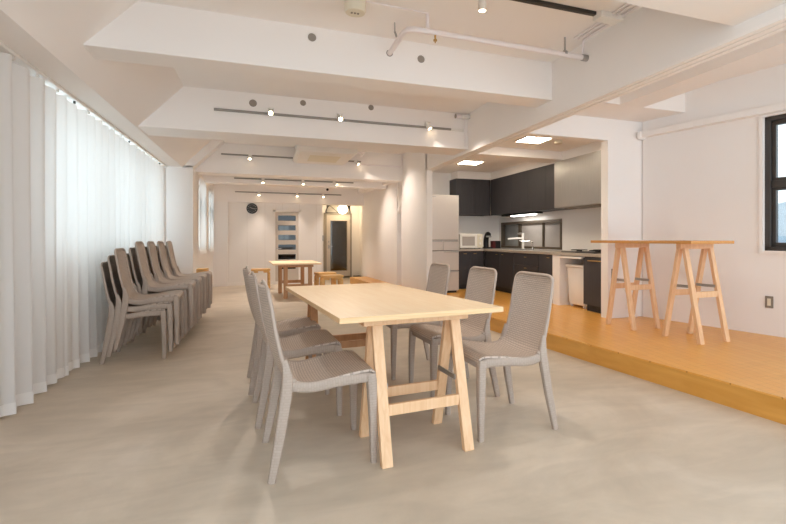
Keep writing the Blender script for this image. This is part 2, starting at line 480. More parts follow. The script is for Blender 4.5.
# partition with the kitchen opening
PY = 4.576
b = NB(); box(b, 3.80, 4.75, PY, PY+.12, .16, CZ); box(b, XB+.1, 3.80, PY, PY+.12, 2.267, CZ)
struct('wall_partition', b, M['white'], label='white partition around the kitchen opening')
b = NB(); box(b, 3.797, 3.801, PY-.003, PY+.12, .16, 2.267)
struct('trim_15', b, M['panelwall'], label='narrow white casing on the right of the kitchen opening')
b = NB(); box(b, XB+.1, 4.7, 4.05, PY, 2.52, CZ); box(b, 3.52, 3.83, YN, 4.05, 2.52, CZ)
struct('trim_16', b, M['ceil'], label='ceiling beams over the bar table', bevel=.003)
# kitchen shell
KX, KY = 4.58, 8.87
KW = (6.66, 8.73, .955, 1.405)
b = NB()
box(b, KX, KX+.15, PY, KW[0], .1, CZ); box(b, KX, KX+.15, KW[1], KY+.2, .1, CZ)
box(b, KX, KX+.15, KW[0], KW[1], .1, KW[2]); box(b, KX, KX+.15, KW[0], KW[1], KW[3], CZ)
struct('wall_kitchen_side', b, M['white'], label='white kitchen wall with the low window')
wall('wall_kitchen_back', (XB+.05, KX+.15, KY, KY+.12, .1, CZ), label='white kitchen wall behind the refrigerator and microwave')
KC = 2.42
b = NB(); box(b, XB+.16, KX, PY+.12, KY, KC, KC+.05)
struct('ceiling_kitchen', b, M['ceil'], label='lowered white kitchen ceiling')
b = NB(); box(b, XB+.1, KX, 6.1, 6.45, 2.3, KC)
struct('trim_17', b, M['ceil'], label='white beam across the kitchen ceiling')
b = NB(); box(b, 4.21, KX, PY+.12, KY, 2.275, KC); box(b, 3.5, 4.3, 8.51, KY, 2.275, KC)
struct('trim_18', b, M['white'], label='white boxing above the wall cupboards')

# core holes in the beams: flat discs, inner shade put into their grey
def hole(beamo, x, y, z, r):
    b = NB(); cyl(b, (x, y-.003, z), (x, y+.002, z), r, r*.94, 24); o = obj('core_hole', b, M['hole'], beamo, smooth='auto'); return o
for x, z in ((.347, 2.685), (1.247, 2.632)): hole(B1, x, 3.854, z, .032)
hole(B1, .972, 3.854, 2.645, .028)
for x, z, r in ((-.129, 2.655, .042), (.423, 2.712, .034), (1.238, 2.735, .034)): hole(B2, x, 5.844, z, r)

# ------------------------------------------------------------------ windows and doors
# window 1
w = NB(); y0, y1, z0, z1 = W1
for k in range(4):
    yy = y0+(y1-y0)*k/3; box(w, WX-.1, WX-.04, yy-.03, yy+.03, z0, z1)
box(w, WX-.1, WX-.04, y0, y1, z0, z0+.05); box(w, WX-.1, WX-.04, y0, y1, z1-.05, z1)
w1 = struct('window_1', w, M['wplastic'], label='wide bright window behind the long sheer curtain')
bx('pane', (WX-.075, WX-.069, y0, y1, z0, z1), M['glass'], w1)
for i, (y0, y1, z0, z1) in enumerate(wins):
    w = NB()
    box(w, WL2-.14, WL2-.08, y0, y0+.04, z0, z1); box(w, WL2-.14, WL2-.08, y1-.04, y1, z0, z1)
    box(w, WL2-.14, WL2-.08, y0, y1, z0, z0+.05); box(w, WL2-.14, WL2-.08, y0, y1, z1-.05, z1)
    o = struct('window_%d' % (i+2), w, M['wplastic'], label=('nearer' if i == 0 else 'farther')+' narrow window in the far left wall')
    bx('pane', (WL2-.115, WL2-.11, y0, y1, z0, z1), M['glass'], o)
# window 4: dark framed window in the right outside wall
w = NB()
box(w, t0, t0+.05, .02, .12, WZ0, WZ1, WM); box(w, t0, t1, .02, .12, WZ1-.045, WZ1, WM); box(w, t0, t1, .02, .12, WZ0, WZ0+.04, WM)
box(w, t1-.05, t1, .02, .12, WZ0, WZ1, WM)
o4 = struct('window_4', w, M['darkframe'], label='tall dark framed window at the right edge', bevel=.004)
s = NB()
for (za, zb) in ((WZ0+.04, 1.615), (1.66, WZ1-.045)):
    box(s, t0+.05, t0+.088, .05, .10, za, zb, WM); box(s, t0+.05, t1-.05, .05, .10, za, za+.04, WM); box(s, t0+.05, t1-.05, .05, .10, zb-.04, zb, WM)
obj('sash', s, M['darkframe'], o4, .004)
s = NB(); box(s, t0+.05, t1-.05, .035, .11, 1.605, 1.67, WM); obj('transom_bar', s, M['darkframe'], o4, .004)
s = NB(); box(s, t0+.09, t1-.05, .07, .076, WZ0+.04, WZ1-.04, WM); obj('pane', s, M['glass'], o4)
# window 5: low bronze kitchen window
y0, y1, z0, z1 = KW
w = NB()
box(w, KX-.012, KX+.1, y0-.03, y0+.02, z0-.03, z1+.03); box(w, KX-.012, KX+.1, y1-.02, y1+.03, z0-.03, z1+.03)
box(w, KX-.012, KX+.1, y0, y1, z0-.03, z0+.01); box(w, KX-.012, KX+.1, y0, y1, z1-.02, z1+.03)
o5 = struct('window_5', w, M['bronze'], label='long low bronze framed window above the kitchen sink', bevel=.003)
ya, yb = 7.26, 8.03
for nm, u0, u1, mt, xx in (('pane', yb, y1-.02, M['frostc'], .06), ('pane', ya, yb, M['frost'], .045), ('pane', y0+.02, ya, M['frost'], .06)):
    bx(nm, (KX+xx, KX+xx+.006, u0, u1, z0+.01, z1-.02), mt, o5)
s = NB()
for yy in (ya, yb, yb+.08): box(s, KX+.03, KX+.075, yy-.022, yy+.022, z0, z1)
obj('mullion', s, M['bronze'], o5, .003)

# door 1: white door with six glazed slots
d1 = bpy.data.objects.new('door_1', None); COL.objects.link(d1); d1.location = ((DX0+DX1)/2, 12.2, 0); d1['kind'] = 'structure'
d1['label'] = 'white door with six glazed horizontal slots in the back wall'
hw = (DX1-DX0)/2
slots = [(1.672-.236*k, 1.672-.236*k-.125) for k in range(6)]
b = NB()
sx0, sx1 = -.205, .205
box(b, -hw, sx0, .0, .04, 0.01, 1.76); box(b, sx1, hw, .0, .04, .01, 1.76)
zt = 1.76
for (za, zb) in slots: box(b, sx0, sx1, 0, .04, za, zt); zt = zb
box(b, sx0, sx1, 0, .04, .01, zt)
obj('door_leaf', b, M['doorp'], d1)
for za, zb in slots:
    bx('glass_slot', (sx0, sx1, .016, .022, zb, za), M['doorglass'], d1)
b = NB()
box(b, -hw-.05, -hw, -.02, .02, 0, 1.81); box(b, hw, hw+.05, -.02, .02, 0, 1.81); box(b, -hw-.05, hw+.05, -.02, .02, 1.765, 1.815)
obj('door_casing', b, M['panelwall'], d1, .003)
b = NB(); cyl(b, (-hw+.035, 0, .87), (-hw+.035, -.05, .87), .012); beam(b, (-hw+.03, -.05, .87), (-hw+.14, -.05, .87), .016, .016)
obj('handle', b, M['metal'], d1, smooth='auto')
# the room seen through the slots
b = NB()
box(b, -.6, 1.25, 14.3, 14.36, 0, 2.2); box(b, -.66, -.6, 12.33, 14.36, 0, 2.2); box(b, -.6, 1.28, 12.33, 14.3, 2.2, 2.25); box(b, 1.25, 1.28, 12.33, 14.36, 0, 2.2)
struct('wall_behind_door', b, M['darkroom'], label='dim room seen through the slotted door')
b = NB()
for k in range(3): box(b, .36+.14*k, .38+.14*k, 14.27, 14.29, 1.06, 1.50)
box(b, .36, .66, 14.27, 14.29, 1.06, 1.09); box(b, .36, .66, 14.27, 14.29, 1.47, 1.50); box(b, .36, .66, 14.27, 14.29, 1.27, 1.29)
o6 = struct('window_6', b, M['darkframe'], label='added glowing window behind the slots of the white door')
bx('pane', (.36, .66, 14.29, 14.298, 1.06, 1.50), emit('added_glow_pane', (214, 228, 240), .8), o6)  # made-up window, its glowing pane added to brighten the slots

# door 2: entrance door with a tall glass and a fanlight
d2 = bpy.data.objects.new('door_2', None); COL.objects.link(d2); d2.location = (1.94, 13.6, .05); d2['kind'] = 'structure'
d2['label'] = 'entrance door with a tall glass pane under a half round fanlight'
b = NB()
gx0, gx1, gz0, gz1 = -.205, .245, .16, 1.56
box(b, -.32, gx0, 0, .05, 0, 1.74); box(b, gx1, .34, 0, .05, 0, 1.74); box(b, gx0, gx1, 0, .05, 0, gz0); box(b, gx0, gx1, 0, .05, gz1, 1.74)
obj('door_leaf', b, M['doorp'], d2, .004)
bx('glass_pane', (gx0, gx1, .02, .026, gz0, gz1), M['entglass'], d2)
b = NB(); box(b, gx0-.012, gx0, -.008, .0, gz0-.012, gz1+.012); box(b, gx1, gx1+.012, -.008, 0, gz0-.012, gz1+.012)
box(b, gx0, gx1, -.008, 0, gz0-.012, gz0); box(b, gx0, gx1, -.008, 0, gz1, gz1+.012)
obj('glazing_bead', b, M['lining'], d2)
b = NB(); cyl(b, (-.26, 0, .84), (-.26, -.05, .84), .012); beam(b, (-.265, -.05, .84), (-.15, -.05, .84), .018, .018); box(b, -.285, -.235, -.008, 0, .78, .88)
obj('handle', b, M['metal'], d2, smooth='auto')
b = NB(); cyl(b, (-.265, 0, .97), (-.265, -.015, .97), .022)
obj('lock', b, M['metal'], d2, smooth='auto')
for zz in (1.5, .35):
    b = NB(); cyl(b, (.335, -.01, zz), (.335, -.01, zz+.11), .011); obj('hinge', b, M['metal'], d2, smooth='auto')
b = NB(); box(b, -.40, -.32, -.03, .02, -.05, 1.78); box(b, .34, .38, -.03, .02, -.05, 1.78); box(b, -.40, .38, -.03, .02, 1.74, 1.78)
obj('door_frame', b, M['lining'], d2, .003)
# fanlight: half round rim, bars and glass
fr = NB(); pts = [(.34*math.cos(a), -.01, 1.785+.30*math.sin(a)) for a in [PI*k/16 for k in range(17)]]
tube(fr, pts, .014, 8); beam(fr, (-.35, -.01, 1.785), (.35, -.01, 1.785), .03, .026)
fan = obj('fanlight', fr, M['darkframe'], d2, smooth='auto')
for a in (45, 90, 135):
    b = NB(); beam(b, (0, -.01, 1.79), (.335*math.cos(R(a)), -.01, 1.79+.29*math.sin(R(a))), .014, .014, (0, 1, 0)); obj('glazing_bar', b, M['darkframe'], fan)
b = NB(); prism(b, [(p[0]*.98, p[2]) for p in pts], 1, .0, .004)
obj('fan_pane', b, M['fanpane'], fan)
b = NB()
box(b, 1.2, 2.8, 15.5, 15.56, 0, 2.6); box(b, 1.2, 1.26, 13.72, 15.5, 0, 2.6); box(b, 2.74, 2.8, 13.72, 15.5, 0, 2.6); box(b, 1.2, 2.8, 13.72, 15.56, 2.6, 2.66); box(b, 1.2, 2.8, 13.72, 15.56, -.1, -.02)
for k in range(12): box(b, 2.3, 2.74, 15.0, 15.5, .18*k, .18*k+.02)
struct('wall_stairwell', b, M['darkroom'], label='dim stairwell seen through the entrance door glass')

# ------------------------------------------------------------------ long curtain and rail
def curtain(name, pts_fn, n, zt, zb, mat, hem, label, cat='curtain', group=None):
    rows = [zb+.075, zb+.4, zb+.9, (zb+zt)/2+.2, zt-.25, zt-.06, zt]
    b = NB(); g = []
    for k, z in enumerate(rows):
        f = (z-zb)/(zt-zb)
        g.append([b.verts.new(pts_fn(i/n, f, z)) for i in range(n+1)])
    for a, c in zip(g, g[1:]):
        for i in range(n): b.faces.new((a[i], a[i+1], c[i+1], c[i]))
    o = obj(name, b, mat, None, smooth=True)
    tag(o, label, cat, group)
    b = NB(); g = []
    for z in (zb, zb+.035, zb+.0755):
        f = (z-zb)/(zt-zb)
        g.append([b.verts.new(pts_fn(i/n, f, z)+Vector((.005, 0, 0))) for i in range(n+1)])
    for a, c in zip(g, g[1:]):
        for i in range(n): b.faces.new((a[i], a[i+1], c[i+1], c[i]))
    h = obj('hem', b, hem, o, smooth=True); h['label'] = 'wide stitched hem'
    return o

CY0, CY1 = .6, 8.62
def cur(u, f, z):
    y = CY0+(CY1-CY0)*u
    ph = y*2*PI/.215+.9*math.sin(y*2.3)+.35*math.sin(y*7.1)
    amp = (.030+.010*math.sin(y*3.7))*(1.1-.25*f)
    x = -1.505+amp*math.sin(ph)+.012*math.sin(2.2*ph+1)*(1-f)
    dy = .018*math.cos(ph)*(1.1-f)
    zz = z
    if f > .985: zz = z-.012*(1+math.sin(ph*.5))
    if f < .02: zz = z+.004*math.sin(ph*.37)
    return Vector((x, y+dy, zz))
curtain('curtain', cur, 900, 2.245, .012, M['sheer'], M['hem'], 'long floor length white sheer curtain along the left wall')
rail = thing('curtain_rail', 'white curtain rail under the soffit above the long curtain', 'curtain rail', (0, 0, 0))
b = NB(); box(b, -1.53, -1.48, CY0-.1, 8.72, 2.258, 2.285); obj('track', b, M['wplastic'], rail, .004)
for k in range(24):
    yy = CY0+.08+k*(CY1-CY0-.1)/23
    b = NB(); box(b, -1.512, -1.498, yy-.008, yy+.008, 2.236, 2.262); obj('runner', b, M['blackm'] if k % 5 == 2 else M['wplastic'], rail)
# small curtains of the two far windows
for i, (y0, y1, z0, z1) in enumerate(wins):
    def cf(u, f, z, y0=y0, y1=y1):
        y = y0-.02+(y1-y0+.04)*u; return Vector((WL2+.025+.014*math.sin(y*48), y, z))
    curtain('small_curtain', cf, 60, z1+.06, .82, M['sheer'], M['hem'],
            'small white sheer curtain on the %s narrow window beyond the pillar' % ('nearer' if i == 0 else 'farther'), group='small sheer curtains')

# ------------------------------------------------------------------ chairs
def catmull(P, n):
    out = []
    for i in range(len(P)-1):
        p0 = P[max(i-1, 0)]; p1 = P[i]; p2 = P[i+1]; p3 = P[min(i+2, len(P)-1)]
        for k in range(n):
            t = k/n
            out.append(tuple(.5*((2*p1[j])+(-p0[j]+p2[j])*t+(2*p0[j]-5*p1[j]+4*p2[j]-p3[j])*t*t+(-p0[j]+3*p1[j]-3*p2[j]+p3[j])*t**3) for j in range(len(p1))))
    out.append(tuple(P[-1])); return out
# (x, z, half width, dish: centre drops below (seat) / behind (back) the edges)
PROF = [(.254, .425, .205, .0), (.248, .446, .215, .0), (.215, .460, .222, .004), (.12, .453, .226, .012), (.02, .437, .224, .018), (-.06, .427, .219, .02),
        (-.115, .437, .214, .022), (-.150, .462, .210, .024), (-.172, .51, .207, .027), (-.192, .58, .205, .03), (-.212, .68, .206, .034), (-.228, .78, .205, .034),
        (-.241, .848, .200, .032), (-.245, .866, .190, .03), (-.248, .878, .168, .028), (-.249, .883, .135, .026)]
SPL = 6
SM = catmull(PROF, SPL)
CUT = 7*SPL
def shell_pt(i, u, off=0.):
    x, z, w, d = SM[i]
    a = SM[max(i-1, 0)]; c = SM[min(i+1, len(SM)-1)]
    t = Vector((c[0]-a[0], 0, c[1]-a[1])).normalized(); nrm = Vector((t.z, 0, -t.x))       # points up (seat) / forward (back)... sign fixed below
    if nrm.dot(Vector((.6, 0, .8))) < 0: nrm = -nrm
    p = Vector((x, u*w, z))-nrm*d*(1-u*u)+nrm*0
    return p-nrm*off
def shell(i0, i1, name, parent):
    b = NB(); uvl = b.loops.layers.uv.new('UVMap'); nu = 18; th = .011
    arc = [0.]
    for i in range(1, len(SM)): arc.append(arc[-1]+math.hypot(SM[i][0]-SM[i-1][0], SM[i][1]-SM[i-1][1]))
    T = {}; B = {}
    for i in range(i0, i1+1):
        for j in range(nu+1):
            u = -1+2*j/nu
            T[i, j] = b.verts.new(shell_pt(i, u)); B[i, j] = b.verts.new(shell_pt(i, u, th))
    def face(ks, uvs):
        f = b.faces.new(ks)
        for l, q in zip(f.loops, uvs): l[uvl].uv = q
    U = lambda i, j: ((-1+2*j/nu)*.21, arc[i])
    for i in range(i0, i1):
        for j in range(nu):
            q = [(i, j), (i+1, j), (i+1, j+1), (i, j+1)]
            face([T[k] for k in q], [U(*k) for k in q]); face([B[k] for k in q[::-1]], [U(*k) for k in q[::-1]])
    for i in range(i0, i1):
        for j in (0, nu):
            face([T[i, j], B[i, j], B[i+1, j], T[i+1, j]], [U(i, j)]*4)
    for j in range(nu):
        for i in (i0, i1):
            face([T[i, j], T[i, j+1], B[i, j+1], B[i, j]], [U(i, j)]*4)
    return obj(name, b, M['weave'], parent, smooth='auto')

def make_chair(label, group):
    t = thing('stacking_chair', label, 'chair', group=group)
    shell(0, CUT, 'seat', t); shell(CUT, len(SM)-1, 'backrest', t)
    # smooth rim around the backrest
    b = NB(); pts = []; rad = []
    idx = list(range(CUT-4, len(SM)))
    for sgn in (-1, 1):
        seq = idx if sgn < 0 else idx[::-1]
        for i in seq:
            p = shell_pt(i, sgn*.985, .005); f = (i-CUT)/(len(SM)-CUT)
            pts.append(p); rad.append((.015-.006*max(f, 0), .012-.005*max(f, 0)))
    tube(b, pts, rad, 10); obj('back_rim', b, M['chair'], t, smooth=True)
    # rails under the seat: two arched sides, front and rear
    b = NB()
    for sgn in (-1, 1):
        P = [(.236, sgn*.203, .410), (.20, sgn*.211, .420), (.08, sgn*.216, .418), (-.06, sgn*.212, .404), (-.155, sgn*.208, .420)]
        tube(b, catmull(P, 5), [(.015, .026)]*21, 10, .6, up=Vector((0, 0, 1)))
    tube(b, [(.232, -.203, .408), (.238, 0, .412), (.232, .203, .408)], [(.012, .022)]*3, 10, .6, up=Vector((0, 0, 1)))
    tube(b, [(-.150, -.205, .420), (-.155, 0, .405), (-.150, .205, .420)], [(.012, .020)]*3, 10, .6, up=Vector((0, 0, 1)))
    obj('seat_frame', b, M['weave_soft'], t, smooth=True)
    for sgn in (-1, 1):
        b = NB(); P = [(.228, sgn*.206, .436), (.232, sgn*.209, .40), (.238, sgn*.214, .22), (.240, sgn*.218, 0.0)]
        tube(b, P, [(.025, .023), (.027, .025), (.0225, .021), (.0155, .0155)], 12, .62, up=Vector((1, 0, 0))); obj('leg', b, M['weave_soft'], t, smooth='auto')
        b = NB(); P = [(-.178, sgn*.206, .54), (-.165, sgn*.211, .46), (-.172, sgn*.217, .38), (-.200, sgn*.226, .20), (-.238, sgn*.236, 0.0)]
        tube(b, P, [(.013, .012), (.018, .025), (.020, .027), (.018, .024), (.0145, .017)], 12, .62, up=Vector((1, 0, 0))); obj('leg', b, M['weave_soft'], t, smooth='auto')
    return t
GT = 'taupe chairs at the long table'; GS = 'taupe chairs stacked by the curtain'
chair = make_chair('taupe resin chair nearest on the left side of the long table', GT)
chair.location = (.252, 2.52, 0); chair.rotation_euler.z = R(3)
dup(chair, (.186, 3.21, 0), R(3), 'taupe resin chair in the middle of the left side of the long table')
dup(chair, (.13, 3.855, 0), R(3), 'taupe resin chair farthest on the left side of the long table')
dup(chair, (1.328, 2.575, 0), R(183), 'taupe resin chair nearest on the right side of the long table')
dup(chair, (1.275, 3.2, 0), R(183), 'taupe resin chair in the middle of the right side of the long table')
dup(chair, (1.17, 3.84, 0), R(183), 'taupe resin chair farthest on the right side of the long table, by the pillar')
stacks = [(-1.12, 5.19, 3, 'nearest'), (-1.12, 5.68, 4, 'second'), (-1.115, 6.18, 4, 'third'), (-1.11, 6.68, 4, 'fourth'), (-1.10, 7.18, 4, 'farthest')]
lev3 = ['lowest', 'middle', 'topmost']; lev4 = ['lowest', 'second lowest', 'second highest', 'topmost']
for x, y, n, nm in stacks:
    for k in range(n):
        lv = (lev3 if n == 3 else lev4)[k]
        dup(chair, (x+.052*k, y, .062*k), R(3), '%s taupe chair of the %s stack beside the long curtain' % (lv, nm), GS)

# ------------------------------------------------------------------ trestle tables
def trestle(parent, yc, xc, zr, zf, wid, splay, mat, ridge=(.05, .05), legw=.055, legt=.034, zst=.26, zbr=.37, ridge_over=.06, brk=True, xs=0., toe=.0):
    """saw horse: ridge along x at height zr (its top), feet on zf; legs splay along y"""
    b = NB(); box(b, xc-wid/2-ridge_over, xc+wid/2+ridge_over, yc-ridge[0]/2, yc+ridge[0]/2, zr-ridge[1], zr)
    rd = obj('trestle', b, mat, parent, .003)
    ly = {}
    for sx in (-1, 1):
        for sy in (-1, 1):
            top = Vector((xc+sx*(wid/2-toe), yc+sy*(.022+legt*.25), zr-ridge[1]*.9)); bot = Vector((xc+sx*wid/2, yc+sy*splay/2, zf))
            ly[sx, sy] = (top, bot)
            b = NB(); beam(b, bot, top, legw, legt, (0, 1, 0))
            # cut the foot flat on the floor
            bmesh.ops.bisect_plane(b, geom=b.verts[:]+b.edges[:]+b.faces[:], plane_co=(0, 0, zf+.004), plane_no=(0, 0, -1), clear_outer=True)
            bmesh.ops.holes_fill(b, edges=[e for e in b.edges if e.is_boundary])
            for v in b.verts:
                if abs(v.co.z-zf-.004) < 1e-4: v.co.z = zf
            obj('leg', b, mat, rd, .003)
    def at(k, z):
        t, o = ly[k]; f = (z-o.z)/(t.z-o.z); return o.lerp(t, f)
    for sy in (-1, 1):
        a = at((-1, sy), zf+zst); c = at((1, sy), zf+zst)
        b = NB(); beam(b, a+Vector((legw/2, 0, 0)), c-Vector((legw/2, 0, 0)), .024, .055); obj('stretcher', b, mat, rd, .003)
    if brk:
        for sx in (-1, 1):
            a = at((sx, -1), zf+zbr); c = at((sx, 1), zf+zbr)
            b = NB(); off = Vector((-sx*(legw/2+.004), 0, 0)); beam(b, a+off, c+off, .007, .026); o = obj('metal_stay', b, M['metal'], rd); o['label'] = 'grey steel stay between the splayed legs'
    return rd

# long table: local y runs from the near end (0) to the far end (2.0); the top falls very slightly to the far end
TR = R(4.6); tl, tw, z0t, z1t = 2.0, .885, .736, .700
lt = thing('trestle_table', 'long pale maple table on two trestles between the taupe chairs', 'table', (.762, 2.24, 0), TR)
b = NB()
prism(b, [(0, z0t), (tl, z1t), (tl, z1t-.028), (0, z0t-.028)], 0, -tw/2, tw/2)
top = obj('tabletop', b, M['top'], lt, .003)
top.data.materials.append(M['edge'])
for p in top.data.polygons:
    if abs(p.normal.z) < .5: p.material_index = 1
def ztop(y): return z0t+(z1t-z0t)*y/tl-.029
# near trestle is squared to the room, so undo the table's turn for it with a small offset
trestle(lt, .215, .013, ztop(.215), 0, .445, .40, M['leg'], ridge=(.12, .045), zst=.25, zbr=.36, ridge_over=.075)
trestle(lt, 1.76, 0.0, ztop(1.76), 0, .52, .40, M['brown'], ridge=(.12, .045), zst=.25, zbr=.36, ridge_over=.075)  # same wood as the near one; its shade is put into the brown

# bar table on the raised floor
bt = thing('bar_table', 'tall narrow wooden bar table on two trestles on the raised floor', 'table', (3.735, 3.8, .16), R(1.5))
b = NB(); box(b, -.275, .265, -.67, .645, .897, .925); obj('tabletop', b, M['bartop'], bt, .003)
trestle(bt, -.43, .06, .897, 0, .325, .40, M['leg'], ridge=(.055, .05), legw=.05, legt=.034, zst=.43, zbr=.50, ridge_over=.05, toe=.0)
trestle(bt, .29, -.01, .897, 0, .325, .38, M['leg'], ridge=(.055, .05), legw=.05, legt=.034, zst=.43, zbr=.50, ridge_over=.05, toe=.0)

# far table
ft = thing('small_table', 'small pale topped table with brown wooden legs near the back wall', 'table', (.53, 9.72, 0), R(3))
b = NB(); box(b, -.43, .43, -.66, .66, .625, .652); obj('tabletop', b, M['top'], ft, .003)
for (x, y) in ((-.20, -.5), (.24, -.5), (-.22, .46), (.22, .46)):
    b = NB(); box(b, x-.035, x+.035, y-.03, y+.03, 0, .60); obj('leg', b, M['brown'], ft, .004)
for y in (-.5, .46):
    b = NB(); box(b, -.30, .30, y-.03, y+.03, .575, .625); obj('apron', b, M['brown'], ft, .003)
    b = NB(); box(b, -.18, .2, y-.012, y+.012, .2, .26); obj('stretcher', b, M['brown'], ft, .003)

# bentwood stools
def make_stool(label, loc, rz, group):
    t = thing('bentwood_stool', label, 'stool', loc, rz, group)
    b = NB(); box(b, -.2, .2, -.18, .18, .39, .43)
    es = [e for e in b.edges if abs(e.verts[0].co.z-e.verts[1].co.z) > .01]
    bmesh.ops.bevel(b, geom=es, offset=.05, segments=5, profile=.5, affect='EDGES')
    obj('seat', b, M['birch'], t, .003)
    for sx in (-1, 1):
        for sy in (-1, 1):
            b = NB(); P = [(sx*.06, sy*.12, .376), (sx*.13, sy*.12, .376), (sx*.158, sy*.12, .366), (sx*.168, sy*.12, .34), (sx*.170, sy*.12, .2), (sx*.172, sy*.12, 0)]
            tube(b, P, [(.026, .016)]*6, 8, .5, up=Vector((0, 1, 0)))
            obj('leg', b, M['birch'], t, smooth='auto')
    return t
GB = 'bentwood stools at the back of the hall'
st = make_stool('honey birch bentwood stool left of the small far table', (-.09, 11.4, 0), R(2), GB)
dup(st, (1.16, 9.0, 0), R(4), 'honey birch bentwood stool in front, right of the small far table')
dup(st, (1.13, 9.72, 0), R(4), 'honey birch bentwood stool behind, right of the small far table')
cr = thing('slatted_stand', 'small slatted wooden stand behind the farthest chair stack', 'stand', (-.935, 8.42, 0))
b = NB(); box(b, -.075, .075, -.13, .13, .40, .425); box(b, -.075, .075, -.13, .13, .605, .63); obj('shelf', b, M['birch'], cr, .003)
b = NB()
for sx in (-.0675, .0675):
    for sy in (-.1225, .1225): box(b, sx-.0075, sx+.0075, sy-.0075, sy+.0075, 0, .605)
obj('upright', b, M['birch'], cr)
for k in range(4):
    b = NB(); box(b, -.07+.0*k, .07, -.115+.06*k, -.085+.06*k, .425, .595); obj('block', b, M['brown'] if k % 2 else M['birch'], cr, .003)

# ------------------------------------------------------------------ ceiling fittings
def aim(d):
    d = Vector(d).normalized(); return d
def spotlight_proto():
    """head points along -z of its own; stem rises along +z at the back"""
    t = thing('track_spotlight', '', 'spotlight')
    b = NB(); cyl(b, (0, 0, 0), (0, 0, .012), .018, .018, 16); cyl(b, (0, 0, -.03), (0, 0, .0), .008, .008, 10); obj('stem', b, M['wplastic'], t, smooth='auto')
    return t
LAMPS = []
def spot(x, y, z, d, label, group, energy=9., wall_side=True, size=.028, ln=.095):
    """fixture hung at (x, y, z); light thrown along d"""
    t = thing('track_spotlight', label, 'spotlight', (x, y, z), 0, group)
    d = Vector(d).normalized()
    b = NB(); cyl(b, (0, 0, -.002), (0, 0, -.05), .007, .007, 10); box(b, -.03, .03, -.012, .052, -.014, 0); obj('stem', b, M['wplastic'], t, smooth='auto')
    c = Vector((0, 0, -.055))
    b = NB(); tube(b, [c-d*ln*.5, c-d*ln*.45, c+d*ln*.5], [(size*.8,)*2, (size,)*2, (size,)*2], 20); hd = obj('lamp_head', b, M['wplastic'], t, smooth='auto')
    b = NB(); cyl(b, c+d*(ln*.5-.002), c+d*(ln*.5+.003), size*.82, size*.82, 20); obj('lens', b, M['lens'], hd, smooth='auto')
    ld = bpy.data.lights.new('spot_lamp', 'SPOT'); ld.energy = energy*2.1; ld.color = (1, .87, .76); ld.spot_size = R(84); ld.spot_blend = .9; ld.shadow_soft_size = .03
    lo = bpy.data.objects.new('spot_lamp', ld); COL.objects.link(lo); lo.parent = t; lo.location = c+d*(ln*.5+.02)
    lo.rotation_euler = d.to_track_quat('-Z', 'Y').to_euler()
    return t
def track(x0, x1, y, z, label, mat, group='lighting tracks', yd=.03):
    b = NB(); box(b, x0, x1, y-yd, y, z-.012, z+.012); o = obj('lighting_track', b, mat, None, .002); tag(o, label, 'lighting track', group); return o
# tracks fixed to beam faces
track(-.533, 2.30, 5.844, 2.545, 'long grey lighting track on the second beam', M['greytrk'])
track(-.713, 1.72, 9.05, 2.575, 'grey lighting track on the third beam behind the air conditioner', M['greytrk'])
track(-.563, 1.75, 10.05, 2.283, 'grey lighting track on the fourth beam', M['greytrk'])
track(-.657, 1.80, 12.083, 2.205, 'grey lighting track on the bulkhead above the back wall', M['greytrk'])
SPG = 'white track spotlights'
for i, (x, d) in enumerate(((.065, (-.1, -1, -.55)), (.85, (.02, -1, -.55)), (1.972, (.45, -.35, -.8)))):
    spot(x, 5.80, 2.60+.015, d, ['lit white spotlight left on the second beam track', 'lit white spotlight in the middle of the second beam track', 'white spotlight at the right end of the second beam track'][i], SPG, 16)
for i, (x, d) in enumerate(((-.248, (-.05, -.5, -.8)), (1.63, (.92, -.55, -1.0)))):
    spot(x, 9.0, 2.60, d, ['white spotlight left of the ceiling air conditioner', 'white spotlight right of the ceiling air conditioner'][i], SPG, (16, 15)[i])
for i, (x, d) in enumerate(((-.037, (0, -.2, -1)), (.723, (.05, -.2, -1)), (1.36, (1.05, -.12, -.85)))):
    spot(x, 10.0, 2.31, d, ['leftmost', 'middle', 'rightmost'][i]+' spotlight on the fourth beam track', SPG, (22, 22, 13)[i])
for i, (x, d) in enumerate(((-.133, (0, -.25, -1)), (.731, (0, -.25, -1)), (1.349, (.1, -.25, -1)))):
    spot(x, 12.0, 2.235, d, ['leftmost', 'middle', 'rightmost'][i]+' spotlight on the track above the back wall', SPG, 14)
# track on the near ceiling, with its spotlight
b = NB(); box(b, .7, 2.28, 2.87, 2.905, 2.745, 2.77); o = obj('lighting_track', b, M['blackm'], None, .002); tag(o, 'black lighting track on the ceiling at the top edge', 'lighting track', 'lighting tracks')
spot(1.365, 2.885, 2.745, (.02, .05, -1), 'white cylinder spotlight hanging at the top edge', SPG, 10, size=.026, ln=.12)
# connector boxes at the ends of tracks
def smallbox(name, dims, mat, label, cat, bevel=.004, group=None):
    b = NB(); box(b, *dims); o = obj(name, b, mat, None, bevel); return tag(o, label, cat, group)
smallbox('track_connector', (2.30, 2.48, 5.815, 5.844, 2.53, 2.56), M['wplastic'], 'white feed connector at the right end of the long track', 'connector')
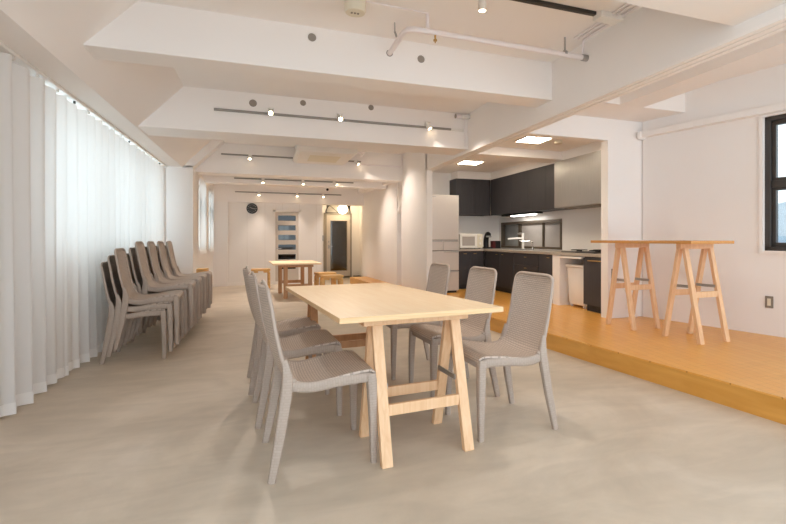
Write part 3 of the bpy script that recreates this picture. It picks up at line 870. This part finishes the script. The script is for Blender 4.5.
# junction box and conduits in the corner of the ceiling and long beam
jb = thing('conduit_run', 'white surface conduits and junction box along the ceiling corner', 'conduit', (0, 0, 0))
b = NB(); box(b, 2.30, 2.50, 2.84, 2.94, 2.725, 2.77); obj('junction_box', b, M['wplastic'], jb, .006)
b = NB()
for xx in (2.40, 2.44, 2.49): cyl(b, (xx, 1.98, 2.757), (xx, 2.86, 2.757), .009, .009, 8); cyl(b, (xx, 2.93, 2.757), (xx, 3.30, 2.757), .009, .009, 8)
cyl(b, (2.49, 3.30, 2.757), (2.535, 3.38, 2.62), .009, .009, 8)
obj('conduit', b, M['pipe'], jb, smooth='auto')
jc = thing('conduit_branch', 'white conduit and small box where the long track meets the long beam', 'conduit', (0, 0, 0))
b = NB(); cyl(b, (2.36, 5.815, 2.72), (2.46, 5.815, 2.72), .026, .026, 14); obj('pipe_stub', b, M['pipe'], jc, smooth='auto')
b = NB(); cyl(b, (2.352, 5.80, 2.72), (2.36, 5.80, 2.72), .03, .03, 14); obj('pipe_collar', b, M['hole'], jc, smooth='auto')
b = NB(); box(b, 2.45, 2.551, 5.77, 5.846, 2.695, 2.745); obj('elbow_box', b, M['wplastic'], jc, .006)
b = NB(); cyl(b, (2.49, 5.80, 2.70), (2.49, 5.80, 2.33), .006, .006, 8); obj('drop_conduit', b, M['pipe'], jc, smooth='auto')
# sprinkler pipe
sp = thing('sprinkler_pipe', 'white painted sprinkler pipe bending out of the nearest beam', 'pipe', (0, 0, 0))
P = [(.972, 3.86, 2.645), (.972, 3.50, 2.645), (.974, 3.42, 2.644), (.99, 3.365, 2.642), (1.03, 3.338, 2.640), (1.09, 3.333, 2.638), (2.53, 3.333, 2.625)]
b = NB(); tube(b, P, .021, 14); obj('pipe', b, M['pipe'], sp, smooth='auto')
b = NB(); cyl(b, (2.50, 3.333, 2.625), (2.55, 3.333, 2.625), .027, .027, 14); obj('end_flange', b, M['metal'], sp, smooth='auto')
for x in (1.13, 2.33):
    b = NB(); cyl(b, (x, 3.333, 2.655), (x, 3.333, 2.77), .008 if x > 2 else .013, .008 if x > 2 else .013, 8); tube(b, [(x-.012, 3.333, 2.638), (x+.012, 3.333, 2.638)], .024, 14); obj('hanger', b, M['pipe'] if x < 2 else M['metal'], sp, smooth='auto')
b = NB(); cyl(b, (1.19, 3.333, 2.62), (1.19, 3.333, 2.585), .008, .006, 10); cyl(b, (1.19, 3.333, 2.585), (1.19, 3.333, 2.575), .014, .014, 12); cyl(b, (1.19, 3.333, 2.575), (1.19, 3.333, 2.560), .005, .005, 10); obj('sprinkler_head', b, M['brass'], sp, smooth='auto')
b = NB(); cyl(b, (.955, 3.56, 2.66), (.94, 3.56, 2.70), .008, .008, 8); cyl(b, (.94, 3.56, 2.70), (.94, 3.56, 2.77), .005, .005, 8); obj('pipe_clamp', b, M['metal'], sp, smooth='auto')
# ceiling detector with its cable
sd = thing('ceiling_detector', 'round cream detector on the ceiling at the top centre', 'detector', (.588, 3.30, CZ))
b = NB(); tube(b, [(0, 0, 0), (0, 0, -.085), (0, 0, -.10)], [(.074, .074), (.074, .074), (.066, .066)], 32); body = obj('body', b, M['cream'], sd, smooth='auto')
b = NB()
for a in (0, 1, 2): box(b, -.03+.022*a, -.018+.022*a, -.008, .008, -.105, -.099)
obj('indicator', b, M['hole'], sd)
b = NB(); cyl(b, (.07, 0, -.006), (.545, .02, -.006), .005, .005, 8); obj('cable', b, M['pipe'], sd, smooth='auto')
# air conditioner
ac = thing('ceiling_air_conditioner', 'white ceiling cassette air conditioner between the second and third beam', 'air conditioner', (.95, 8.42, 2.485))
b = NB(); prism(b, [(-.42, 0), (.42, 0), (.475, .03), (.475, .10), (-.475, .10), (-.475, .03)], 1, -.62, .62); obj('grille_panel', b, M['wplastic'], ac, .01)
b = NB(); box(b, -.44, .44, -.60, .58, .10, .285); obj('casing', b, M['wplastic'], ac, .004)
for x in (-.30, .30):
    b = NB(); box(b, x-.012, x+.012, -.61, -.60, .06, .16); obj('bracket', b, M['blackm'], ac)
b = NB(); box(b, -.25, .25, -.32, .32, -.003, 0); obj('intake_grille', b, M['cream'], ac)
acp = thing('drain_pipe', 'thin white pipe from the air conditioner to the third beam', 'pipe', (0, 0, 0))
b = NB(); tube(b, [(1.40, 8.5, 2.62), (1.62, 8.5, 2.65), (1.70, 8.6, 2.68), (1.72, 9.04, 2.68)], .014, 10); obj('pipe', b, M['pipe'], acp, smooth='auto')
b = NB(); tube(b, [(1.62, 9.03, 2.52), (2.50, 9.03, 2.52), (2.53, 9.03, 2.56), (2.53, 9.03, 2.76)], .011, 10); obj('pipe_branch', b, M['pipe'], acp, smooth='auto')
# small black sensor over the back wall
b = NB(); sphere(b, (1.46, 12.06, 2.33), .032); cyl(b, (1.46, 12.06, 2.33), (1.46, 12.085, 2.33), .022); o = obj('ceiling_sensor', b, M['black'], None, smooth='auto'); tag(o, 'small black sensor on the bulkhead above the entrance', 'sensor')

# wall clock
ck = thing('wall_clock', 'round dark grey wall clock on the back wall', 'clock', (-.29, 12.2, 1.828))
b = NB(); cyl(b, (0, 0, 0), (0, -.035, 0), .125, .122, 40); obj('case', b, M['black'], ck, smooth='auto')
b = NB(); cyl(b, (0, -.034, 0), (0, -.037, 0), .108, .108, 40); fc = obj('dial', b, M['clock'], ck, smooth='auto')
for k in range(12):
    a = R(30*k); b = NB(); beam(b, (.082*math.sin(a), -.039, .082*math.cos(a)), (.1*math.sin(a), -.039, .1*math.cos(a)), .008, .003, (0, 1, 0)); obj('hour_mark', b, M['wplastic'], fc)
for a, l, w in ((R(-58), .055, .009), (R(100), .08, .006)):
    b = NB(); beam(b, (0, -.041, 0), (l*math.sin(a), -.041, l*math.cos(a)), w, .003, (0, 1, 0)); obj('hand', b, M['wplastic'], ck)
# globe lamp, intercom, slab for the step shadow
gl = thing('globe_lamp', 'glowing round globe lamp in front of the fanlight', 'lamp', (2.03, 13.35, 1.93))
b = NB(); sphere(b, (0, 0, 0), .135, n=28); obj('globe', b, M['globe'], gl, smooth=True)
b = NB(); cyl(b, (0, 0, .13), (0, 0, CZ-1.93), .01, .01, 10); cyl(b, (0, 0, .12), (0, 0, .16), .035, .03, 16); obj('stem', b, M['metal'], gl, smooth='auto')
ic = thing('intercom_phone', 'small grey intercom handset beside the entrance door', 'intercom', (1.50, 13.6, 1.13))
b = NB(); box(b, -.10, .06, -.03, 0, -.08, .07); obj('base', b, M['metal'], ic, .006)
b = NB(); tube(b, [(-.05, -.05, -.07), (-.05, -.055, 0), (-.05, -.05, .07)], [(.02, .018)]*3, 10); obj('handset', b, M['black'], ic, smooth='auto')
b = NB(); box(b, 2.36, 2.54, 13.30, 13.58, 0, .06); o = obj('step_shadow_slab', b, M['black'], None, .01); tag(o, 'black slab in place of the step shadow right of the entrance door', 'mat')  # black slab stands in for the shadow of the step

# wall outlet and switch
ol = thing('wall_outlet', 'grey wall outlet plate under the right window', 'outlet')
ol.matrix_world = WM @ Matrix.Translation((1.36, 0, .485))
b = NB(); box(b, -.035, .035, -.010, 0, -.058, .058); obj('plate', b, M['wallplate'], ol, .003)
b = NB(); box(b, -.016, .016, -.013, -.009, -.035, .035); obj('socket_insert', b, M['cream'], ol, .002)
sw = thing('wall_switch', 'grey switch plate on the partition behind the bar table', 'switch', (3.87, PY, .69))
b = NB(); box(b, -.025, .025, -.010, 0, -.058, .058); obj('plate', b, M['wallplate'], sw, .003)
b = NB(); box(b, -.012, .012, -.013, -.009, -.03, .03); obj('socket_insert', b, M['cream'], sw, .002)
b = NB(); P = [(3.93, PY-.02, .60), (4.02, 4.52, .46), (4.08, 4.50, .34), (4.0, 4.50, .28), (4.03, 4.49, .44), (4.1, 4.48, .30), (4.12, 4.46, .168)]
tube(b, catmull([tuple(p) for p in P], 8), .005, 6); o = obj('power_cord', b, M['wplastic'], None, smooth=True); tag(o, 'looped white cord hanging on the wall behind the bar table', 'cord')

# ------------------------------------------------------------------ kitchen
FZ = .16
# refrigerator
fx0, fx1, fy = 2.66, 3.19, 7.70
fr = thing('refrigerator', 'tall pearl white refrigerator beside the pillar', 'refrigerator', (0, 0, 0))
bx('body', (fx0, fx1, fy+.06, 8.35, FZ+.03, 1.865), M['fridge'], fr, .006)
xm = fx0+.235
for nm, x0, x1, z0, z1 in (('door', fx0, fx1, 1.085, 1.865), ('drawer', fx0, xm-.003, .90, 1.075), ('drawer', xm+.003, fx1, .90, 1.075), ('drawer', fx0, fx1, .555, .89), ('drawer', fx0, fx1, .20, .545)):
    d = bx(nm, (x0, x1, fy, fy+.055, z0, z1), M['fridge'], fr, .006)
    if nm == 'drawer':
        bx('grip', (x0+.02 if x1-x0 < .3 else x0+.25, x1-.01, fy-.010, fy+.001, z1-.022, z1-.006), M['metal'], d, .003)
bx('seam', (fx0+.004, fx1-.004, fy+.03, fy+.06, .2, 1.85), M['gap'], fr)
bx('foot_grille', (fx0+.03, fx1-.03, fy+.03, fy+.08, FZ, .20), M['gap'], fr)
bx('badge', (fx0+.02, fx0+.10, fy-.002, fy+.001, 1.825, 1.838), M['metal'], fr)
# base cabinets, side run (fronts face -x)
CX = 3.92; ZT = .87
def base_unit(label, y0, y1, doors=(), drawers=(), side=False):
    t = thing('base_cabinet', label, 'cabinet', (0, 0, 0), 0, 'charcoal base cabinets')
    bx('body', (CX+.02, KX-.01, y0+.002, y1-.002, FZ+.09, ZT), M['cab'], t)
    bx('toe_kick', (CX+.06, KX-.02, y0+.002, y1-.002, FZ, FZ+.09), M['toe'], t)
    for (a, c, hy) in doors:
        d = bx('door', (CX, CX+.019, a+.002, c-.002, FZ+.09, ZT-.015), M['cab'], t, .002)
        bx('handle', (CX-.012, CX, hy-.03, hy+.03, ZT-.05, ZT-.042), M['brass'], d, .002)
    for (z0, z1) in drawers:
        d = bx('drawer', (CX, CX+.019, y0+.002, y1-.002, z0+.002, z1-.002), M['cab'], t, .002)
        m_ = (y0+y1)/2; bx('handle', (CX-.012, CX, m_-.03, m_+.03, z1-.05, z1-.042), M['brass'], d, .002)
    return t
base_unit('charcoal corner base cabinet with two doors left of the drawers', 7.06, 8.18, doors=((7.57, 8.18, 7.68), (7.06, 7.57, 7.46)))
base_unit('charcoal base cabinet with two stacked drawers under the sink', 6.30, 7.05, drawers=((FZ+.09, .68), (.68, ZT-.015)))
base_unit('charcoal single door base cabinet beside the bin niche', 5.91, 6.29, doors=((5.91, 6.29, 6.02),))
t = base_unit('charcoal base cabinet with a brass pull right of the bin', 4.72, 5.20)
d = bx('drawer', (CX, CX+.019, 4.722, 5.198, FZ+.09, ZT-.015), M['cab'], t, .002)
bx('handle', (CX-.016, CX, 4.83, 5.10, ZT-.055, ZT-.043), M['brass'], d, .003)
bx('filler_panel', (CX-.005, KX-.01, 5.73, 5.905, FZ, ZT), M['white'], None); bpy.data.objects['filler_panel']
tag(bpy.data.objects['filler_panel'], 'white upright panel left of the bin niche', 'panel')
nr = thing('pull_out_shelf', 'white pull out shelf front under the worktop above the bin', 'shelf', (0, 0, 0))
bx('front', (CX-.02, CX+.30, 5.22, 5.72, .835, .862), M['wplastic'], nr, .003)
bx('runner', (CX+.30, KX-.02, 5.25, 5.27, .835, .85), M['metal'], nr)
dp = NB(); cyl(dp, (4.45, 5.3, .16), (4.45, 5.3, .84), .02, .02, 12); cyl(dp, (4.45, 5.3, .70), (4.45, 5.42, .70), .015, .015, 10)
o = obj('waste_pipe', dp, M['metal'], None, smooth='auto'); tag(o, 'grey waste pipe at the back of the bin niche', 'pipe')
# trash bin
tb = thing('trash_bin', 'tall white lidded bin on castors under the worktop', 'bin', (4.14, 5.47, FZ))
b = NB(); box(b, -.15, .22, -.20, .20, .035, .55)
for v in b.verts:
    if v.co.z < .1: v.co.x = (v.co.x-.03)*.88+.03; v.co.y *= .88
obj('bucket', b, M['wplastic'], tb, .02, smooth='auto')
b = NB(); box(b, -.165, .23, -.21, .21, .55, .585); obj('lid', b, M['wplastic'], tb, .01)
for sx, sy in ((-.1, -.14), (-.1, .14), (.15, -.14), (.15, .14)):
    b = NB(); cyl(b, (sx, sy-.012, .02), (sx, sy+.012, .02), .02, .02, 12); obj('castor', b, M['wplastic'], tb, smooth='auto')
# back run base cabinet
t = thing('base_cabinet', 'charcoal base cabinet between the refrigerator and the kitchen corner', 'cabinet', (0, 0, 0), 0, 'charcoal base cabinets')
bx('body', (3.22, CX-.002, 8.21, KY-.01, FZ+.09, ZT), M['cab'], t)
bx('toe_kick', (3.22, CX-.002, 8.25, KY-.02, FZ, FZ+.09), M['toe'], t)
for x0, x1, hx in ((3.22, 3.62, 3.52), (3.62, 3.915, 3.72)):
    d = bx('door', (x0+.002, x1-.002, 8.19, 8.209, FZ+.09, ZT-.015), M['cab'], t, .002); bx('handle', (hx-.03, hx+.03, 8.178, 8.19, ZT-.05, ZT-.042), M['brass'], d, .002)
# worktop (L shaped) with sink
b = NB()
wt = thing('worktop', 'long grey L shaped kitchen worktop', 'worktop', (0, 0, 0))
prism(b, [(CX-.02, 4.71), (KX-.002, 4.71), (KX-.002, KY-.002), (3.21, KY-.002), (3.21, 8.17), (CX-.02, 8.17)], 2, ZT+.001, .912); obj('slab', b, M['counter'], wt, .003)
b = NB(); box(b, 4.04, 4.44, 6.95, 7.8, .905, .914); obj('sink_rim', b, M['steel'], wt, .003)
b = NB(); box(b, 4.07, 4.41, 6.98, 7.77, .9135, .9145); obj('sink_bowl', b, M['gap'], wt)
# tap
tp = thing('kitchen_tap', 'tall white and chrome tap at the sink under the low window', 'tap', (4.47, 7.70, .912))
b = NB(); cyl(b, (0, 0, 0), (0, 0, .30), .022, .022, 16); cyl(b, (0, 0, 0), (0, 0, .012), .035, .03, 16); obj('column', b, M['wplastic'], tp, smooth='auto')
b = NB(); tube(b, [(0, 0, .20), (-.10, .06, .20), (-.24, .14, .185)], [(.017, .017)]*3, 12); obj('spout', b, M['wplastic'], tp, smooth='auto')
b = NB(); tube(b, [(0, 0, .29), (-.06, .10, .29)], [(.016, .02), (.01, .014)], 10); obj('lever', b, M['chrome'], tp, smooth='auto')
t2 = thing('water_filter_tap', 'slim curved chrome tap right of the tall kitchen tap', 'tap', (4.47, 7.36, .912))
b = NB(); tube(b, catmull([(0, 0, 0), (0, 0, .10), (-.02, 0, .15), (-.10, .10, .14), (-.16, .2, .16)], 5), .010, 10); cyl(b, (0, 0, 0), (0, 0, .04), .02, .016, 12); obj('spout', b, M['chrome'], t2, smooth='auto')
b = NB(); tube(b, [(0, 0, .03), (-.03, -.05, .06)], .007, 8); obj('lever', b, M['chrome'], t2, smooth='auto')
# hob
hb = thing('gas_hob', 'black gas hob on the worktop next to the partition', 'hob', (4.22, 5.42, .912))
b = NB(); box(b, -.24, .27, -.36, .36, 0, .012); obj('plate', b, M['black'], hb, .003)
for sx, sy in ((-.05, -.2), (-.05, .2), (.17, 0)):
    b = NB(); cyl(b, (sx, sy, .012), (sx, sy, .026), .045, .035, 18); obj('burner', b, M['blackm'], hb, smooth='auto')
    b = NB()
    for a in range(4):
        an = R(45+90*a); beam(b, (sx+.04*math.cos(an), sy+.04*math.sin(an), .034), (sx+.11*math.cos(an), sy+.11*math.sin(an), .034), .008, .01)
    tube(b, [(sx+.11*math.cos(R(k*30)), sy+.11*math.sin(R(k*30)), .034) for k in range(13)], .006, 6, cap=False); obj('pan_support', b, M['black'], hb)
# microwave and coffee machine on the back run
mw = thing('microwave_oven', 'white microwave oven on the worktop beside the refrigerator', 'microwave', (3.975, 8.60, .913))
mw.location = (3.70, 8.48, .913)
b = NB(); box(b, -.24, .24, -.17, .18, .012, .285); obj('body', b, M['wplastic'], mw, .008)
b = NB(); box(b, -.235, .11, -.178, -.17, .02, .278); dr = obj('door', b, M['wplastic'], mw, .004)
b = NB(); box(b, -.19, .07, -.181, -.177, .06, .235); obj('door_window', b, M['frost'], dr, .002)
b = NB(); box(b, .12, .235, -.178, -.17, .02, .278); cp = obj('control_panel', b, M['cream'], mw, .004)
for zz in (.2, .1):
    b = NB(); cyl(b, (.178, -.178, zz), (.178, -.195, zz), .022, .02, 18); obj('knob', b, M['wplastic'], cp, smooth='auto')
for sx in (-.2, .2):
    b = NB(); cyl(b, (sx, -.1, 0), (sx, -.1, .013), .014, .014, 10); cyl(b, (sx, .12, 0), (sx, .12, .013), .014, .014, 10); obj('foot', b, M['black'], mw, smooth='auto')
cm = thing('coffee_machine', 'small black capsule coffee machine right of the microwave', 'coffee machine', (4.13, 8.50, .913))
b = NB(); tube(b, catmull([(0, .05, 0.02), (0, .06, .12), (0, .04, .22), (0, -.02, .275), (0, -.06, .26)], 5), [(.055, .05)]*21, 14); cyl(b, (0, -.01, .245), (0, -.01, .285), .06, .05, 18); obj('body', b, M['black'], cm, smooth='auto')
b = NB(); box(b, -.06, .06, -.12, .1, 0, .03); obj('drip_tray', b, M['black'], cm, .006)
b = NB(); cyl(b, (-.05, -.062, .235), (.05, -.062, .235), .018, .018, 12); obj('nozzle', b, M['metal'], cm, smooth='auto')
ct = thing('capsule_box', 'small dark red and black box beside the coffee machine', 'box', (4.32, 8.52, .913))
b = NB(); box(b, -.085, -.03, -.06, .06, 0, .15); obj('red_side', b, plain('dark_red_card', (96, 28, 30), .6), ct, .003)
b = NB(); box(b, -.029, .085, -.06, .06, 0, .15); obj('black_side', b, M['black'], ct, .003)
# wall cupboards
UX, UZ0, UZ1 = 4.2, 1.57, 2.272
def upper(label, y0, y1):
    t = thing('wall_cupboard', label, 'cupboard', (0, 0, 0), 0, 'charcoal wall cupboards')
    bx('body', (UX+.02, KX-.002, y0+.001, y1-.001, UZ0, UZ1), M['cab'], t)
    bx('door', (UX, UX+.019, y0+.002, y1-.002, UZ0-.005, UZ1-.002), M['cab'], t, .002)
    return t
ub = [8.49, 7.64, 7.07, 6.52, 6.215]
for i, l in enumerate(('charcoal wall cupboard at the kitchen corner', 'charcoal wall cupboard above the tall tap', 'charcoal wall cupboard second from the steel hood', 'narrow charcoal wall cupboard touching the steel hood')):
    upper(l, ub[i+1], ub[i])
for x0, x1, l in ((3.47, 3.86, 'charcoal wall cupboard above the microwave'), (3.86, 4.198, 'charcoal wall cupboard above the coffee machine')):
    t = thing('wall_cupboard', l, 'cupboard', (0, 0, 0), 0, 'charcoal wall cupboards')
    bx('body', (x0+.001, x1-.001, 8.52, KY-.002, UZ0, UZ1), M['cab'], t); bx('door', (x0+.002, x1-.002, 8.50, 8.519, UZ0-.005, UZ1-.002), M['cab'], t, .002)
# under cupboard lamp
ul = thing('under_cupboard_lamp', 'slim lit lamp under the cupboards above the tap', 'lamp', (0, 0, 0))
bx('housing', (4.30, 4.42, 6.95, 8.23, 1.535, 1.565), M['black'], ul, .004)
bx('diffuser', (4.32, 4.40, 7.1, 7.9, 1.526, 1.535), M['ledbar'], ul)
# hood
hd = thing('range_hood', 'large brushed steel range hood above the hob', 'range hood', (0, 0, 0))
b = NB(); box(b, UX-.05, KX-.002, 4.75, 6.21, UZ0, UZ1); obj('canopy', b, M['steel'], hd, .004)
bx('filter_tray', (UX+.02, KX-.05, 4.9, 6.05, UZ0-.012, UZ0), M['lining'], hd, .004)
# kitchen ceiling lights and detector
for (x, y, l) in ((3.34, 5.48, 'square recessed ceiling light nearest the partition in the kitchen'), (3.32, 7.50, 'square recessed ceiling light deeper in the kitchen')):
    t = thing('ceiling_light', l, 'ceiling light', (x, y, KC), R(-3), 'square kitchen ceiling lights')
    b = NB()
    for q in ((-.20, .20, -.20, -.175), (-.20, .20, .175, .20), (-.20, -.175, -.175, .175), (.175, .20, -.175, .175)): box(b, *q, -.012, 0)
    obj('rim', b, M['wplastic'], t, .002); bx('diffuser', (-.175, .175, -.175, .175, -.006, -.001), M['panel'], t)
b = NB(); tube(b, [(3.70, 5.45, KC), (3.70, 5.45, KC-.03), (3.70, 5.45, KC-.04)], [(.055,)*2, (.055,)*2, (.04,)*2], 24); o = obj('smoke_detector', b, M['cream'], None, smooth='auto'); tag(o, 'round cream smoke detector on the kitchen ceiling', 'smoke detector')

# ------------------------------------------------------------------ outside the right window
nb = thing('neighbour_building', 'pale blue gabled house seen through the right window', 'house', (9.2, 4.4, -4.1))
b = NB(); box(b, -1.2, 6, -4., 3., 0, 5.3); obj('wall', b, M['cladding'], nb)
b = NB(); prism(b, [(-4.3, 5.25), (3.3, 5.25), (3.3, 5.35), (-.6, 6.05), (-4.3, 5.35)], 0, -1.4, 6); obj('roof', b, M['roof'], nb)
for y in (-2.6, -.6, 1.3):
    b = NB(); box(b, -1.23, -1.19, y-.4, y+.4, 4.0, 4.9); obj('window', b, M['darkframe'], nb)

# ------------------------------------------------------------------ light
wld = bpy.data.worlds.new('sky'); scene.world = wld; wld.use_nodes = True
nt = wld.node_tree; bg = nt.nodes['Background']
bg.inputs['Color'].default_value = (.79, .905, 1, 1); bg.inputs['Strength'].default_value = 1.65

def area(name, loc, rot, sx, sy, e, col):
    ld = bpy.data.lights.new(name, 'AREA'); ld.shape = 'RECTANGLE'; ld.size = sx; ld.size_y = sy; ld.energy = e; ld.color = col
    o = bpy.data.objects.new(name, ld); COL.objects.link(o); o.location = loc; o.rotation_euler = rot
    o.visible_camera = True
    return o
DAY = (.90, .95, 1)
area('daylight_window', (WX-.2, (W1[0]+W1[1])/2, (W1[2]+W1[3])/2), (0, R(-90), 0), W1[3]-W1[2], W1[1]-W1[0], 16, DAY)
for (y0, y1, z0, z1) in wins:
    area('daylight_narrow_window', (WL2-.25, (y0+y1)/2, (z0+z1)/2), (0, R(-90), 0), z1-z0, y1-y0, 2, DAY)
area('under_cupboard_glow', (4.36, 7.5, 1.518), (0, 0, 0), .08, .8, 1.6, (1, .96, .9))
pl = bpy.data.lights.new('globe_glow', 'POINT'); pl.energy = 3.5; pl.color = (1, .78, .5); pl.shadow_soft_size = .14
po = bpy.data.objects.new('globe_glow', pl); COL.objects.link(po); po.location = (2.03, 13.1, 1.85)

scene.view_settings.view_transform = 'Standard'; scene.view_settings.look = 'None'
scene.view_settings.gamma = 1; scene.view_settings.use_curve_mapping = False
scene.view_settings.exposure = 0.9
try:
    scene.cycles.use_denoising = True
    scene.cycles.max_bounces = 10; scene.cycles.diffuse_bounces = 7; scene.cycles.transparent_max_bounces = 12
    scene.cycles.sample_clamp_indirect = 6
except Exception:
    pass
